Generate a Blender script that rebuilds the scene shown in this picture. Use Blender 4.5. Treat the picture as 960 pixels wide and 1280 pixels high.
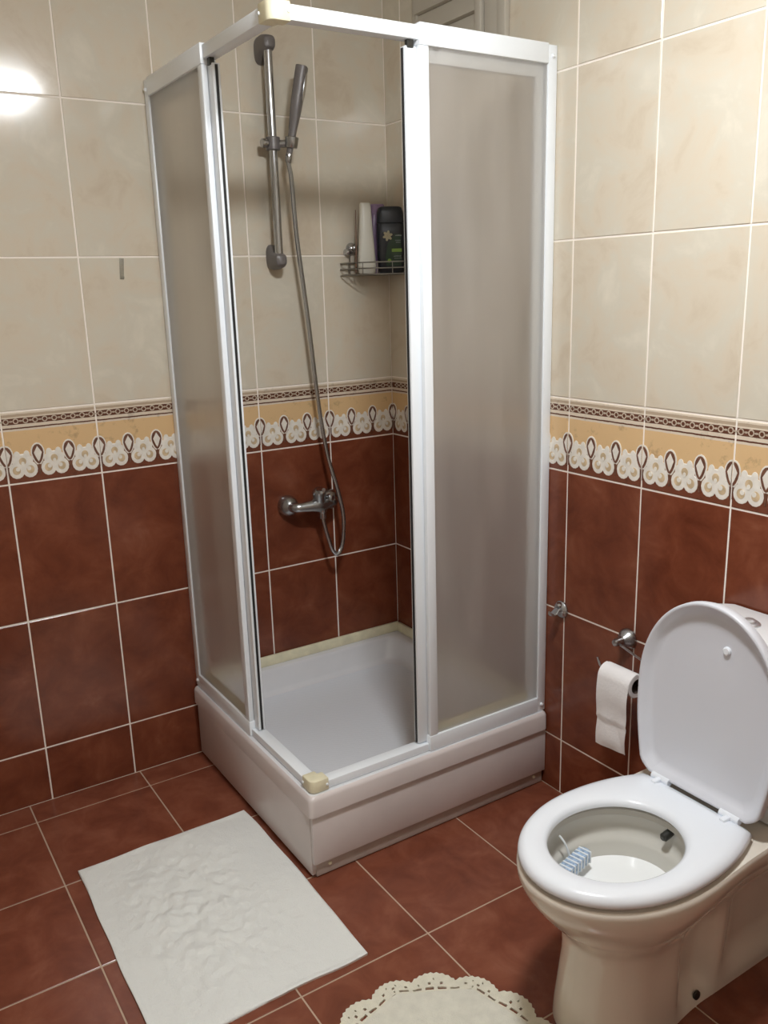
import bpy, bmesh, math, random
from mathutils import Vector, Matrix, noise
PI = math.pi
random.seed(7)
scene = bpy.context.scene
C = scene.collection
for o in list(bpy.data.objects): bpy.data.objects.remove(o)

# ------------------------------------------------------------------ camera
cam_d = bpy.data.cameras.new('camera'); cam = bpy.data.objects.new('camera', cam_d); C.objects.link(cam)
cam_d.sensor_fit = 'HORIZONTAL'; cam_d.sensor_width = 36.0; cam_d.lens = 1087.39/960*36
cam_d.clip_start = 0.05
_R = Vector((0.83941348, -0.54275867, -0.02824948)); _U = Vector((0.15841964, 0.19462438, 0.96800029)); _D = Vector((0.51989252, 0.81702777, -0.24935396))
m = Matrix(((_R.x, _U.x, -_D.x, -1.6351), (_R.y, _U.y, -_D.y, -2.4955), (_R.z, _U.z, -_D.z, 1.4515), (0, 0, 0, 1)))
cam.matrix_world = m
scene.camera = cam
# ------------------------------------------------------------------ world, exposure
w = bpy.data.worlds.new('world'); scene.world = w; w.use_nodes = True
w.node_tree.nodes['Background'].inputs[0].default_value = (0.6, 0.65, 0.7, 1)
w.node_tree.nodes['Background'].inputs[1].default_value = 0.1
scene.view_settings.view_transform = 'Standard'; scene.view_settings.look = 'None'
scene.view_settings.exposure = 0.2; scene.view_settings.gamma = 1.0; scene.view_settings.use_curve_mapping = False
LAMP_POS = (-0.82, -1.57, 2.40); LAMP_POWER = 175.0; LAMP_COLOR = (0.95, 0.98, 1.0)
scene.cycles.use_denoising = True
scene.cycles.max_bounces = 10; scene.cycles.diffuse_bounces = 5; scene.cycles.glossy_bounces = 4
scene.cycles.transmission_bounces = 8; scene.cycles.transparent_max_bounces = 8
scene.cycles.caustics_refractive = True; scene.cycles.caustics_reflective = False
scene.cycles.sample_clamp_indirect = 4.0

# ------------------------------------------------------------------ materials
def newmat(name):
    mt = bpy.data.materials.new(name); mt.use_nodes = True
    nt = mt.node_tree; b = nt.nodes['Principled BSDF']
    return mt, nt, b
def simple(name, col, rough=0.5, metal=0.0, bump=0.0, bscale=200, spec=None, var=0.0, vscale=8, coat=0):
    mt, nt, b = newmat(name)
    b.inputs['Base Color'].default_value = (*col, 1); b.inputs['Roughness'].default_value = rough; b.inputs['Metallic'].default_value = metal
    if spec is not None: b.inputs['Specular IOR Level'].default_value = spec
    if coat: b.inputs['Coat Weight'].default_value = coat
    tc = nt.nodes.new('ShaderNodeTexCoord')
    if bump:
        n = nt.nodes.new('ShaderNodeTexNoise'); n.inputs['Scale'].default_value = bscale; n.inputs['Detail'].default_value = 3
        bp = nt.nodes.new('ShaderNodeBump'); bp.inputs['Strength'].default_value = bump; bp.inputs['Distance'].default_value = 0.002
        nt.links.new(tc.outputs['Object'], n.inputs['Vector']); nt.links.new(n.outputs['Fac'], bp.inputs['Height']); nt.links.new(bp.outputs['Normal'], b.inputs['Normal'])
    if var:
        n = nt.nodes.new('ShaderNodeTexNoise'); n.inputs['Scale'].default_value = vscale; n.inputs['Detail'].default_value = 4
        cr = nt.nodes.new('ShaderNodeValToRGB'); cr.color_ramp.elements[0].position = 0.3; cr.color_ramp.elements[1].position = 0.7
        cr.color_ramp.elements[0].color = (*[c*(1-var) for c in col], 1); cr.color_ramp.elements[1].color = (*[min(1, c*(1+var)) for c in col], 1)
        nt.links.new(tc.outputs['Object'], n.inputs['Vector']); nt.links.new(n.outputs['Fac'], cr.inputs['Fac']); nt.links.new(cr.outputs['Color'], b.inputs['Base Color'])
    return mt
def tile_vec(nt):
    tc = nt.nodes.new('ShaderNodeTexCoord'); oi = nt.nodes.new('ShaderNodeObjectInfo')
    mu = nt.nodes.new('ShaderNodeMath'); mu.operation = 'MULTIPLY'; mu.inputs[1].default_value = 57.0
    nt.links.new(oi.outputs['Random'], mu.inputs[0])
    ad = nt.nodes.new('ShaderNodeVectorMath'); ad.operation = 'ADD'
    nt.links.new(tc.outputs['Object'], ad.inputs[0]); nt.links.new(mu.outputs[0], ad.inputs[1])
    return tc, ad.outputs[0]
def mottled(name, stops, scale, rough, bump=0.03, bscale=9, fine=None):
    """glazed ceramic: cloudy print, faintly wavy glaze"""
    mt, nt, b = newmat(name)
    tc, vec = tile_vec(nt)
    n = nt.nodes.new('ShaderNodeTexNoise'); n.inputs['Scale'].default_value = scale; n.inputs['Detail'].default_value = 6; n.inputs['Roughness'].default_value = 0.62; n.inputs['Distortion'].default_value = 0.5
    cr = nt.nodes.new('ShaderNodeValToRGB'); el = cr.color_ramp.elements
    el[0].position, el[0].color = stops[0][0], (*stops[0][1], 1); el[1].position, el[1].color = stops[-1][0], (*stops[-1][1], 1)
    for p_, c_ in stops[1:-1]: e = el.new(p_); e.color = (*c_, 1)
    nt.links.new(vec, n.inputs['Vector']); nt.links.new(n.outputs['Fac'], cr.inputs['Fac']); nt.links.new(cr.outputs['Color'], b.inputs['Base Color'])
    b.inputs['Roughness'].default_value = rough
    n2 = nt.nodes.new('ShaderNodeTexNoise'); n2.inputs['Scale'].default_value = bscale; n2.inputs['Detail'].default_value = 2
    bp = nt.nodes.new('ShaderNodeBump'); bp.inputs['Strength'].default_value = bump; bp.inputs['Distance'].default_value = 0.01
    nt.links.new(vec, n2.inputs['Vector']); nt.links.new(n2.outputs['Fac'], bp.inputs['Height']); nt.links.new(bp.outputs['Normal'], b.inputs['Normal'])
    return mt
M = {}
M['cream_tile'] = mottled('cream_tile', [(0.28, (0.58, 0.49, 0.375)), (0.44, (0.645, 0.565, 0.45)), (0.57, (0.63, 0.58, 0.48)), (0.75, (0.71, 0.65, 0.54))], 8, 0.13)
M['red_tile'] = mottled('red_tile', [(0.28, (0.115, 0.028, 0.013)), (0.5, (0.175, 0.047, 0.022)), (0.62, (0.21, 0.062, 0.030)), (0.8, (0.27, 0.10, 0.055))], 9, 0.20)
M['floor_tile'] = mottled('floor_tile', [(0.28, (0.14, 0.039, 0.021)), (0.5, (0.205, 0.061, 0.033)), (0.64, (0.245, 0.082, 0.046)), (0.8, (0.30, 0.12, 0.075))], 10, 0.24, bump=0.05, bscale=14)
M['wall_grout'] = simple('wall_grout', (0.92, 0.85, 0.77), 0.75, bump=0.2, bscale=300)
M['floor_grout'] = simple('floor_grout', (0.50, 0.37, 0.27), 0.8, bump=0.2, bscale=300)
# border tile: printed horizontal stripes by height on the tile
def border_mat():
    mt, nt, b = newmat('border_tile')
    tc, vec = tile_vec(nt)
    sp = nt.nodes.new('ShaderNodeSeparateXYZ'); nt.links.new(tc.outputs['Object'], sp.inputs[0])
    mr = nt.nodes.new('ShaderNodeMapRange'); mr.inputs['From Min'].default_value = -0.098; mr.inputs['From Max'].default_value = 0.098
    nt.links.new(sp.outputs['Z'], mr.inputs['Value'])
    nz = nt.nodes.new('ShaderNodeTexNoise'); nz.inputs['Scale'].default_value = 60; nz.inputs['Detail'].default_value = 4
    nt.links.new(vec, nz.inputs['Vector'])
    ma = nt.nodes.new('ShaderNodeMath'); ma.operation = 'MULTIPLY_ADD'; ma.inputs[1].default_value = 0.012; 
    nt.links.new(nz.outputs['Fac'], ma.inputs[0]); nt.links.new(mr.outputs[0], ma.inputs[2])
    cr = nt.nodes.new('ShaderNodeValToRGB'); cr.color_ramp.interpolation = 'CONSTANT'; el = cr.color_ramp.elements
    beige = (0.52, 0.40, 0.28); brown = (0.13, 0.052, 0.032); ochre = (0.70, 0.475, 0.25); pale = (0.70, 0.60, 0.48)
    st = [(0.0, (0.17, 0.055, 0.03)), (0.20, (0.26, 0.13, 0.07)), (0.33, ochre), (0.735, pale), (0.765, brown), (0.785, pale), (0.826, brown), (0.912, pale), (0.93, (0.46, 0.36, 0.26)), (0.965, pale)]
    el[0].position, el[0].color = st[0][0], (*st[0][1], 1); el[1].position, el[1].color = st[-1][0], (*st[-1][1], 1)
    for p_, c_ in st[1:-1]: e = el.new(p_); e.color = (*c_, 1)
    nt.links.new(ma.outputs[0], cr.inputs['Fac'])
    n = nt.nodes.new('ShaderNodeTexNoise'); n.inputs['Scale'].default_value = 28; n.inputs['Detail'].default_value = 5; n.inputs['Roughness'].default_value = 0.7
    nt.links.new(vec, n.inputs['Vector'])
    c2 = nt.nodes.new('ShaderNodeValToRGB'); c2.color_ramp.elements[0].position = 0.32; c2.color_ramp.elements[1].position = 0.43
    c2.color_ramp.elements[0].color = (0.74, 0.74, 0.74, 1); c2.color_ramp.elements[1].color = (1, 1, 1, 1)
    nt.links.new(n.outputs['Fac'], c2.inputs['Fac'])
    mx = nt.nodes.new('ShaderNodeMix'); mx.data_type = 'RGBA'; mx.blend_type = 'MULTIPLY'; mx.inputs['Factor'].default_value = 1
    nt.links.new(cr.outputs['Color'], mx.inputs[6]); nt.links.new(c2.outputs['Color'], mx.inputs[7])
    nt.links.new(mx.outputs[2], b.inputs['Base Color']); b.inputs['Roughness'].default_value = 0.22
    return mt
M['border_tile'] = border_mat()
M['orn_white'] = simple('ornament_white', (0.80, 0.76, 0.69), 0.3, var=0.08, vscale=60)
M['orn_chain'] = simple('ornament_chain', (0.50, 0.41, 0.32), 0.3, var=0.15, vscale=40)
M['orn_brown'] = simple('ornament_brown', (0.15, 0.065, 0.038), 0.3, var=0.3, vscale=80)
M['orn_ochre'] = simple('ornament_ochre', (0.60, 0.46, 0.29), 0.3, var=0.2, vscale=60)
M['plaster'] = simple('ceiling_paint', (0.75, 0.73, 0.68), 0.8, bump=0.1, bscale=60)
M['beige_paint'] = simple('beige_wall', (0.66, 0.61, 0.53), 0.5, var=0.08, vscale=4)
M['alu'] = simple('white_enamelled_profile', (0.84, 0.88, 0.92), 0.33, bump=0.03, bscale=120)
M['cream_plastic'] = simple('yellowed_plastic', (0.78, 0.73, 0.53), 0.45, var=0.1, vscale=30)
M['acrylic'] = simple('white_acrylic', (0.72, 0.72, 0.74), 0.22, var=0.04, vscale=6)
M['dusty_acrylic'] = simple('dusty_acrylic_panel', (0.66, 0.60, 0.585), 0.3, var=0.06, vscale=5, bump=0.03, bscale=60)
M['plinth'] = simple('plinth_strip', (0.52, 0.46, 0.42), 0.4, var=0.1, vscale=12)
M['rubber'] = simple('black_rubber', (0.012, 0.012, 0.013), 0.5)
M['chrome'] = simple('chrome', (0.52, 0.53, 0.55), 0.16, 1.0)
M['dull_chrome'] = simple('dull_chrome', (0.46, 0.47, 0.48), 0.26, 1.0, bump=0.04, bscale=90)
M['grey_plastic'] = simple('grey_chromed_plastic', (0.17, 0.155, 0.15), 0.42, 0.2)
M['steel_wire'] = simple('steel_wire', (0.30, 0.29, 0.27), 0.3, 1.0)
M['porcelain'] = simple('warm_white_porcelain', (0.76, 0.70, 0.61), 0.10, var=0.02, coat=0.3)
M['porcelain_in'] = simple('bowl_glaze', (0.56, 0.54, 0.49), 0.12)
M['tank_white'] = simple('tank_porcelain', (0.83, 0.84, 0.85), 0.12)
M['seat'] = simple('blueish_white_plastic', (0.80, 0.83, 0.88), 0.22, coat=0.2)
M['lid'] = simple('lid_plastic', (0.66, 0.67, 0.72), 0.28, bump=0.02, bscale=50)
M['button'] = simple('satin_chrome_button', (0.66, 0.67, 0.69), 0.34, 0.75)
M['dark_metal'] = simple('dark_metal', (0.06, 0.06, 0.055), 0.4, 0.7)
M['paper'] = simple('tissue_paper', (0.86, 0.84, 0.84), 0.9, bump=0.35, bscale=130)
M['cardboard'] = simple('cardboard', (0.08, 0.055, 0.04), 0.9)
M['knit'] = simple('cream_cotton_crochet', (0.74, 0.72, 0.62), 0.95, bump=0.9, bscale=420, var=0.06, vscale=50)
M['lace'] = simple('cream_lace_thread', (0.76, 0.73, 0.60), 0.9, bump=0.9, bscale=500, var=0.06, vscale=60)
M['white_bottle'] = simple('white_bottle_plastic', (0.74, 0.73, 0.66), 0.3)
M['purple_bottle'] = simple('purple_bottle_plastic', (0.32, 0.22, 0.38), 0.25)
M['dark_bottle'] = simple('dark_bottle_plastic', (0.010, 0.013, 0.020), 0.3)
M['label_green'] = simple('label_dark_green', (0.015, 0.045, 0.02), 0.35)
M['lime'] = simple('label_lime', (0.22, 0.38, 0.05), 0.4)
M['petal'] = simple('label_petal', (0.50, 0.46, 0.30), 0.4)
M['print_grey'] = simple('label_print', (0.30, 0.33, 0.32), 0.4)
M['wood_stick'] = simple('brown_stick', (0.16, 0.08, 0.045), 0.5)  # brown that paints the dark shadow edge beside the white bottle
M['cage'] = simple('freshener_cage', (0.75, 0.78, 0.80), 0.3)
M['louvre'] = simple('louvre_paint', (0.50, 0.46, 0.39), 0.45)

def mat_towel():
    mt, nt, b = newmat('white_terry')
    b.inputs['Base Color'].default_value = (0.80, 0.815, 0.79, 1); b.inputs['Roughness'].default_value = 0.95
    b.inputs['Sheen Weight'].default_value = 0.15
    tc = nt.nodes.new('ShaderNodeTexCoord')
    n = nt.nodes.new('ShaderNodeTexNoise'); n.inputs['Scale'].default_value = 260; n.inputs['Detail'].default_value = 3
    n3 = nt.nodes.new('ShaderNodeTexNoise'); n3.inputs['Scale'].default_value = 45; n3.inputs['Detail'].default_value = 4
    ad = nt.nodes.new('ShaderNodeMath'); ad.operation = 'MULTIPLY_ADD'; ad.inputs[1].default_value = 2.2
    bp = nt.nodes.new('ShaderNodeBump'); bp.inputs['Strength'].default_value = 0.5; bp.inputs['Distance'].default_value = 0.003
    nt.links.new(tc.outputs['Object'], n.inputs['Vector']); nt.links.new(tc.outputs['Object'], n3.inputs['Vector'])
    nt.links.new(n3.outputs['Fac'], ad.inputs[0]); nt.links.new(n.outputs['Fac'], ad.inputs[2])
    nt.links.new(ad.outputs[0], bp.inputs['Height']); nt.links.new(bp.outputs['Normal'], b.inputs['Normal'])
    return mt
M['towel'] = mat_towel()

def mat_frosted(name):
    """acrylic sheet etched on its outer face: scattering film, rough refraction and a share of clear transmission"""
    mt, nt, b = newmat(name)
    nt.nodes.remove(b); N = nt.nodes.new; L = nt.links.new
    out = nt.nodes['Material Output']
    tc = N('ShaderNodeTexCoord')
    mp = N('ShaderNodeMapping'); mp.inputs['Scale'].default_value = (13, 13, 1.6)
    n = N('ShaderNodeTexNoise'); n.inputs['Scale'].default_value = 1.0; n.inputs['Detail'].default_value = 6; n.inputs['Roughness'].default_value = 0.6
    L(tc.outputs['Object'], mp.inputs[0]); L(mp.outputs[0], n.inputs['Vector'])
    mr = N('ShaderNodeMapRange'); mr.inputs['From Min'].default_value = 0.3; mr.inputs['From Max'].default_value = 0.7; mr.inputs['To Min'].default_value = FILM[0]; mr.inputs['To Max'].default_value = FILM[1]
    L(n.outputs['Fac'], mr.inputs['Value'])
    rf = N('ShaderNodeBsdfRefraction'); rf.inputs['Color'].default_value = (0.97, 0.96, 0.95, 1); rf.inputs['Roughness'].default_value = 0.55; rf.inputs['IOR'].default_value = 1.2
    tp = N('ShaderNodeBsdfTransparent'); tp.inputs['Color'].default_value = (0.97, 0.96, 0.95, 1)
    df = N('ShaderNodeBsdfDiffuse'); df.inputs['Color'].default_value = (0.80, 0.765, 0.735, 1)
    tr = N('ShaderNodeBsdfTranslucent'); tr.inputs['Color'].default_value = (0.85, 0.81, 0.76, 1)
    film = N('ShaderNodeMixShader'); film.inputs[0].default_value = 0.45; L(df.outputs[0], film.inputs[1]); L(tr.outputs[0], film.inputs[2])
    clear = N('ShaderNodeMixShader'); clear.inputs[0].default_value = 0.28; L(rf.outputs[0], clear.inputs[1]); L(tp.outputs[0], clear.inputs[2])
    mx = N('ShaderNodeMixShader'); L(mr.outputs[0], mx.inputs[0]); L(clear.outputs[0], mx.inputs[1]); L(film.outputs[0], mx.inputs[2])
    gl = N('ShaderNodeBsdfGlossy'); gl.inputs['Roughness'].default_value = 0.35
    mx2 = N('ShaderNodeMixShader'); mx2.inputs[0].default_value = 0.03; L(mx.outputs[0], mx2.inputs[1]); L(gl.outputs[0], mx2.inputs[2])
    L(mx2.outputs[0], out.inputs['Surface'])
    wv = N('ShaderNodeTexNoise'); wv.inputs['Scale'].default_value = 420
    bp = N('ShaderNodeBump'); bp.inputs['Strength'].default_value = 0.15; bp.inputs['Distance'].default_value = 0.001
    L(tc.outputs['Object'], wv.inputs['Vector']); L(wv.outputs['Fac'], bp.inputs['Height'])
    L(bp.outputs['Normal'], rf.inputs['Normal']); L(bp.outputs['Normal'], df.inputs['Normal'])
    return mt
FILM = (0.24, 0.44)
M['frosted'] = mat_frosted('frosted_acrylic_sheet')
def mat_clear(name):
    mt, nt, b = newmat(name); nt.nodes.remove(b)
    tp = nt.nodes.new('ShaderNodeBsdfTransparent'); tp.inputs['Color'].default_value = (0.97, 0.97, 0.96, 1)
    nt.links.new(tp.outputs[0], nt.nodes['Material Output'].inputs['Surface']); return mt
M['clear'] = mat_clear('clear_acrylic_back')

def mat_tray():
    mt, nt, b = newmat('tray_floor')
    b.inputs['Base Color'].default_value = (0.74, 0.76, 0.80, 1); b.inputs['Roughness'].default_value = 0.2
    tc = nt.nodes.new('ShaderNodeTexCoord')
    br = nt.nodes.new('ShaderNodeTexBrick'); br.inputs['Scale'].default_value = 22; br.inputs['Mortar Size'].default_value = 0.05; br.inputs['Mortar Smooth'].default_value = 0.6
    br.inputs['Color1'].default_value = (1, 1, 1, 1); br.inputs['Color2'].default_value = (1, 1, 1, 1); br.inputs['Mortar'].default_value = (0, 0, 0, 1)
    mp = nt.nodes.new('ShaderNodeMapping'); mp.inputs['Rotation'].default_value = (0, 0, PI/4)
    nt.links.new(tc.outputs['Object'], mp.inputs[0]); nt.links.new(mp.outputs[0], br.inputs['Vector'])
    bp = nt.nodes.new('ShaderNodeBump'); bp.inputs['Strength'].default_value = 0.14; bp.inputs['Distance'].default_value = 0.002
    nt.links.new(br.outputs['Color'], bp.inputs['Height']); nt.links.new(bp.outputs['Normal'], b.inputs['Normal'])
    return mt
M['tray'] = mat_tray()
def mat_water():
    mt, nt, b = newmat('bowl_water'); b.inputs['Base Color'].default_value = (0.92, 0.93, 0.93, 1); b.inputs['Roughness'].default_value = 0.03
    return mt
M['water'] = mat_water()
def mat_lamp():
    mt, nt, b = newmat('lamp_diffuser'); b.inputs['Base Color'].default_value = (0.9, 0.9, 0.9, 1)
    b.inputs['Emission Color'].default_value = (*LAMP_COLOR, 1); b.inputs['Emission Strength'].default_value = LAMP_POWER
    return mt
M['lamp'] = mat_lamp()
def mat_film():
    mt, nt, b = newmat('clear_film'); b.inputs['Base Color'].default_value = (0.40, 0.37, 0.29, 1); b.inputs['Roughness'].default_value = 0.35; b.inputs['Alpha'].default_value = 0.4
    return mt
M['film'] = mat_film()

# ------------------------------------------------------------------ mesh helpers
class MB:
    def __init__(s): s.v = []; s.f = []; s.mi = []; s.cur = 0
    def add(s, vs, fs):
        b = len(s.v); s.v += [tuple(p) for p in vs]; s.f += [tuple(i+b for i in f) for f in fs]; s.mi += [s.cur]*len(fs); return s
    def box(s, x0, x1, y0, y1, z0, z1):
        x0, x1 = sorted((x0, x1)); y0, y1 = sorted((y0, y1)); z0, z1 = sorted((z0, z1))
        return s.add([(x0,y0,z0),(x1,y0,z0),(x1,y1,z0),(x0,y1,z0),(x0,y0,z1),(x1,y0,z1),(x1,y1,z1),(x0,y1,z1)],
              [(0,3,2,1),(4,5,6,7),(0,1,5,4),(1,2,6,5),(2,3,7,6),(3,0,4,7)])
    def loft(s, rings, cap0=True, cap1=True, closed=True):
        n = len(rings[0]); vs = [p for r in rings for p in r]; fs = []
        for i in range(len(rings)-1):
            for j in range(n if closed else n-1):
                k = (j+1) % n; fs.append((i*n+j, i*n+k, (i+1)*n+k, (i+1)*n+j))
        if cap0: fs.append(tuple(range(n-1, -1, -1)))
        if cap1: fs.append(tuple(range((len(rings)-1)*n, len(rings)*n)))
        return s.add(vs, fs)
    def tube(s, pts, r, n=10, caps=True):
        pts = [Vector(p) for p in pts]; rr = r if isinstance(r, (list, tuple)) else [r]*len(pts)
        rings = []; up = None
        for i, p in enumerate(pts):
            t = (pts[min(i+1, len(pts)-1)]-pts[max(i-1, 0)]).normalized()
            if up is None:
                up = Vector((0, 0, 1)) if abs(t.z) < 0.9 else Vector((1, 0, 0))
            a = (up - t*up.dot(t)).normalized(); b = t.cross(a); up = a
            rings.append([p + a*(rr[i]*math.cos(2*PI*k/n)) + b*(rr[i]*math.sin(2*PI*k/n)) for k in range(n)])
        return s.loft(rings, caps, caps)
    def lathe(s, origin, axis, prof, n=24, cap0=True, cap1=True):
        """prof: list of (distance along axis, radius)"""
        o = Vector(origin); ax = Vector(axis).normalized(); u = ax.orthogonal().normalized(); v = ax.cross(u)
        return s.loft([[o+ax*d+u*(r*math.cos(2*PI*k/n))+v*(r*math.sin(2*PI*k/n)) for k in range(n)] for d, r in prof], cap0, cap1)
    def mesh(s, name, smooth=35):
        me = bpy.data.meshes.new(name); me.from_pydata(s.v, [], s.f); 
        bm = bmesh.new(); bm.from_mesh(me); bmesh.ops.recalc_face_normals(bm, faces=bm.faces); bm.to_mesh(me); bm.free()
        if smooth:
            me.shade_smooth(); me.set_sharp_from_angle(angle=math.radians(smooth))
        return me
    def build(s, name, mats, parent=None, smooth=35, loc=(0, 0, 0), rot=(0, 0, 0), bevel=0, bseg=2):
        me = s.mesh(name, smooth)
        for mm in (mats if isinstance(mats, (list, tuple)) else [mats]): me.materials.append(M[mm])
        if isinstance(mats, (list, tuple)):
            me.polygons.foreach_set('material_index', s.mi)
        if bevel:
            bm = bmesh.new(); bm.from_mesh(me)
            es = [e for e in bm.edges if len(e.link_faces) == 2 and e.calc_face_angle(0) > math.radians(50)]
            bmesh.ops.bevel(bm, geom=es, offset=bevel, segments=bseg, profile=0.5, affect='EDGES'); bm.to_mesh(me); bm.free()
            me.shade_smooth(); me.set_sharp_from_angle(angle=math.radians(40))
        return obj(name, me, parent, loc, rot)
def obj(name, me, parent=None, loc=(0, 0, 0), rot=(0, 0, 0)):
    o = bpy.data.objects.new(name, me); C.objects.link(o); o.location = loc; o.rotation_euler = rot
    if parent is not None: o.parent = parent
    return o
def tag(o, label, cat=None, group=None, kind=None):
    o['label'] = label
    if cat: o['category'] = cat
    if group: o['group'] = group
    if kind: o['kind'] = kind
    return o
def thing(name, label, cat, loc=(0, 0, 0), rot=(0, 0, 0), group=None):
    o = bpy.data.objects.new(name, None); C.objects.link(o); o.location = loc; o.rotation_euler = rot; o.empty_display_size = 0.05
    return tag(o, label, cat, group)
def spline(pts, sub=8):
    P = [Vector(p) for p in pts]; out = []
    for i in range(len(P)-1):
        a, b, c, d = P[max(i-1, 0)], P[i], P[i+1], P[min(i+2, len(P)-1)]
        for k in range(sub):
            t = k/sub
            out.append(0.5*((2*b)+(c-a)*t+(2*a-5*b+4*c-d)*t*t+(3*b-a-3*c+d)*t**3))
    out.append(P[-1]); return out
def ell(cx, cy, a, b, n, z, e=2.0):
    r = []
    for k in range(n):
        t = 2*PI*k/n; c, s_ = math.cos(t), math.sin(t)
        r.append((cx+a*math.copysign(abs(c)**(2/e), c), cy+b*math.copysign(abs(s_)**(2/e), s_), z))
    return r

# ------------------------------------------------------------------ room shell
TW, TH = 0.25, 0.3962; Z0, HB = 0.1701, 0.1961
ZROWS = [0, Z0, Z0+TH, Z0+2*TH, Z0+2*TH+HB, Z0+3*TH+HB, Z0+4*TH+HB, 2.40]
XL, YF, ZC = -2.0, -3.0, 2.40          # room: x from XL to 0, y from YF to 0
G = 0.0046                              # joint width
wall_b = MB().box(XL-0.1, 0.1, 0, 0.12, -0.1, ZC+0.1).build('wall_back', 'wall_grout', smooth=0)
tag(wall_b, 'back wall tiled red below, ornamental border, cream above', 'wall', kind='structure')
wall_r = MB().box(0, 0.12, YF-0.1, 0, -0.1, ZC+0.1).build('wall_right', 'wall_grout', smooth=0)
tag(wall_r, 'right wall tiled red below, ornamental border, cream above, behind the toilet', 'wall', kind='structure')
wall_l = MB().box(XL-0.12, XL, YF-0.1, 0, -0.1, ZC+0.1).build('wall_left', 'beige_paint', smooth=0)
tag(wall_l, 'plain beige wall on the left, outside the picture', 'wall', kind='structure')
wall_f = MB().box(XL, 0, YF-0.12, YF, -0.1, ZC+0.1).build('wall_front', 'beige_paint', smooth=0)
tag(wall_f, 'plain beige wall behind the camera', 'wall', kind='structure')
floor = MB().box(XL, 0, YF, 0, -0.1, 0).build('floor', 'floor_grout', smooth=0)
tag(floor, 'floor of square terracotta-red tiles with light joints', 'floor', kind='structure')
ceil = MB().box(XL, 0, YF, 0, ZC, ZC+0.1).build('ceiling', 'plaster', smooth=0)
tag(ceil, 'plain white ceiling above the bathroom', 'ceiling', kind='structure')

TT = 0.0016
_tc = {}
def tile_mesh(w_, h_, mat, t=TT, ch=0.0012):
    key = (round(w_, 4), round(h_, 4), mat)
    if key in _tc: return _tc[key]
    a, b = w_/2, h_/2; mb = MB()
    rings = []
    for (ins, d) in ((0, 0), (0, t-ch*0.7), (ch, t)):
        rings.append([(-a+ins, -d, -b+ins), (a-ins, -d, -b+ins), (a-ins, -d, b-ins), (-a+ins, -d, b-ins)])
    mb.loft(rings, False, True)
    me = mb.mesh('tile', 0); me.materials.append(M[mat]); _tc[key] = me; return me

# ornament of the border tile (raised glaze): periods of a third of a tile, pods on the joints
def disc(mb, cx, cz, rx, rz, d0, d1, n=14, rot=0):
    r0 = []; r1 = []
    for k in range(n):
        t = 2*PI*k/n; x, z = rx*math.cos(t), rz*math.sin(t)
        r0.append((cx+x, -d0, cz+z)); r1.append((cx+x*0.96, -d1, cz+z*0.96))
    mb.loft([r0, r1], False, True)
def poly(mb, pts, d0, d1):
    mb.loft([[(x, -d0, z) for x, z in pts], [(x, -d1, z) for x, z in pts]], False, True)
def pod_pts(cx, cz, hw, top, bot, n=8, half=0):
    P = []
    for k in range(2*n):
        t = 2*PI*k/(2*n); s_ = math.sin(t); c = math.cos(t)
        z = top*c if c > 0 else bot*c
        x = hw*s_*(1 if c > 0 else (1-0.25*abs(c)))
        P.append((cx+x, cz+z))
    if half: P = [(max(x, cx) if half > 0 else min(x, cx), z) for x, z in P]
    return P
_oc = {}
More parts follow.
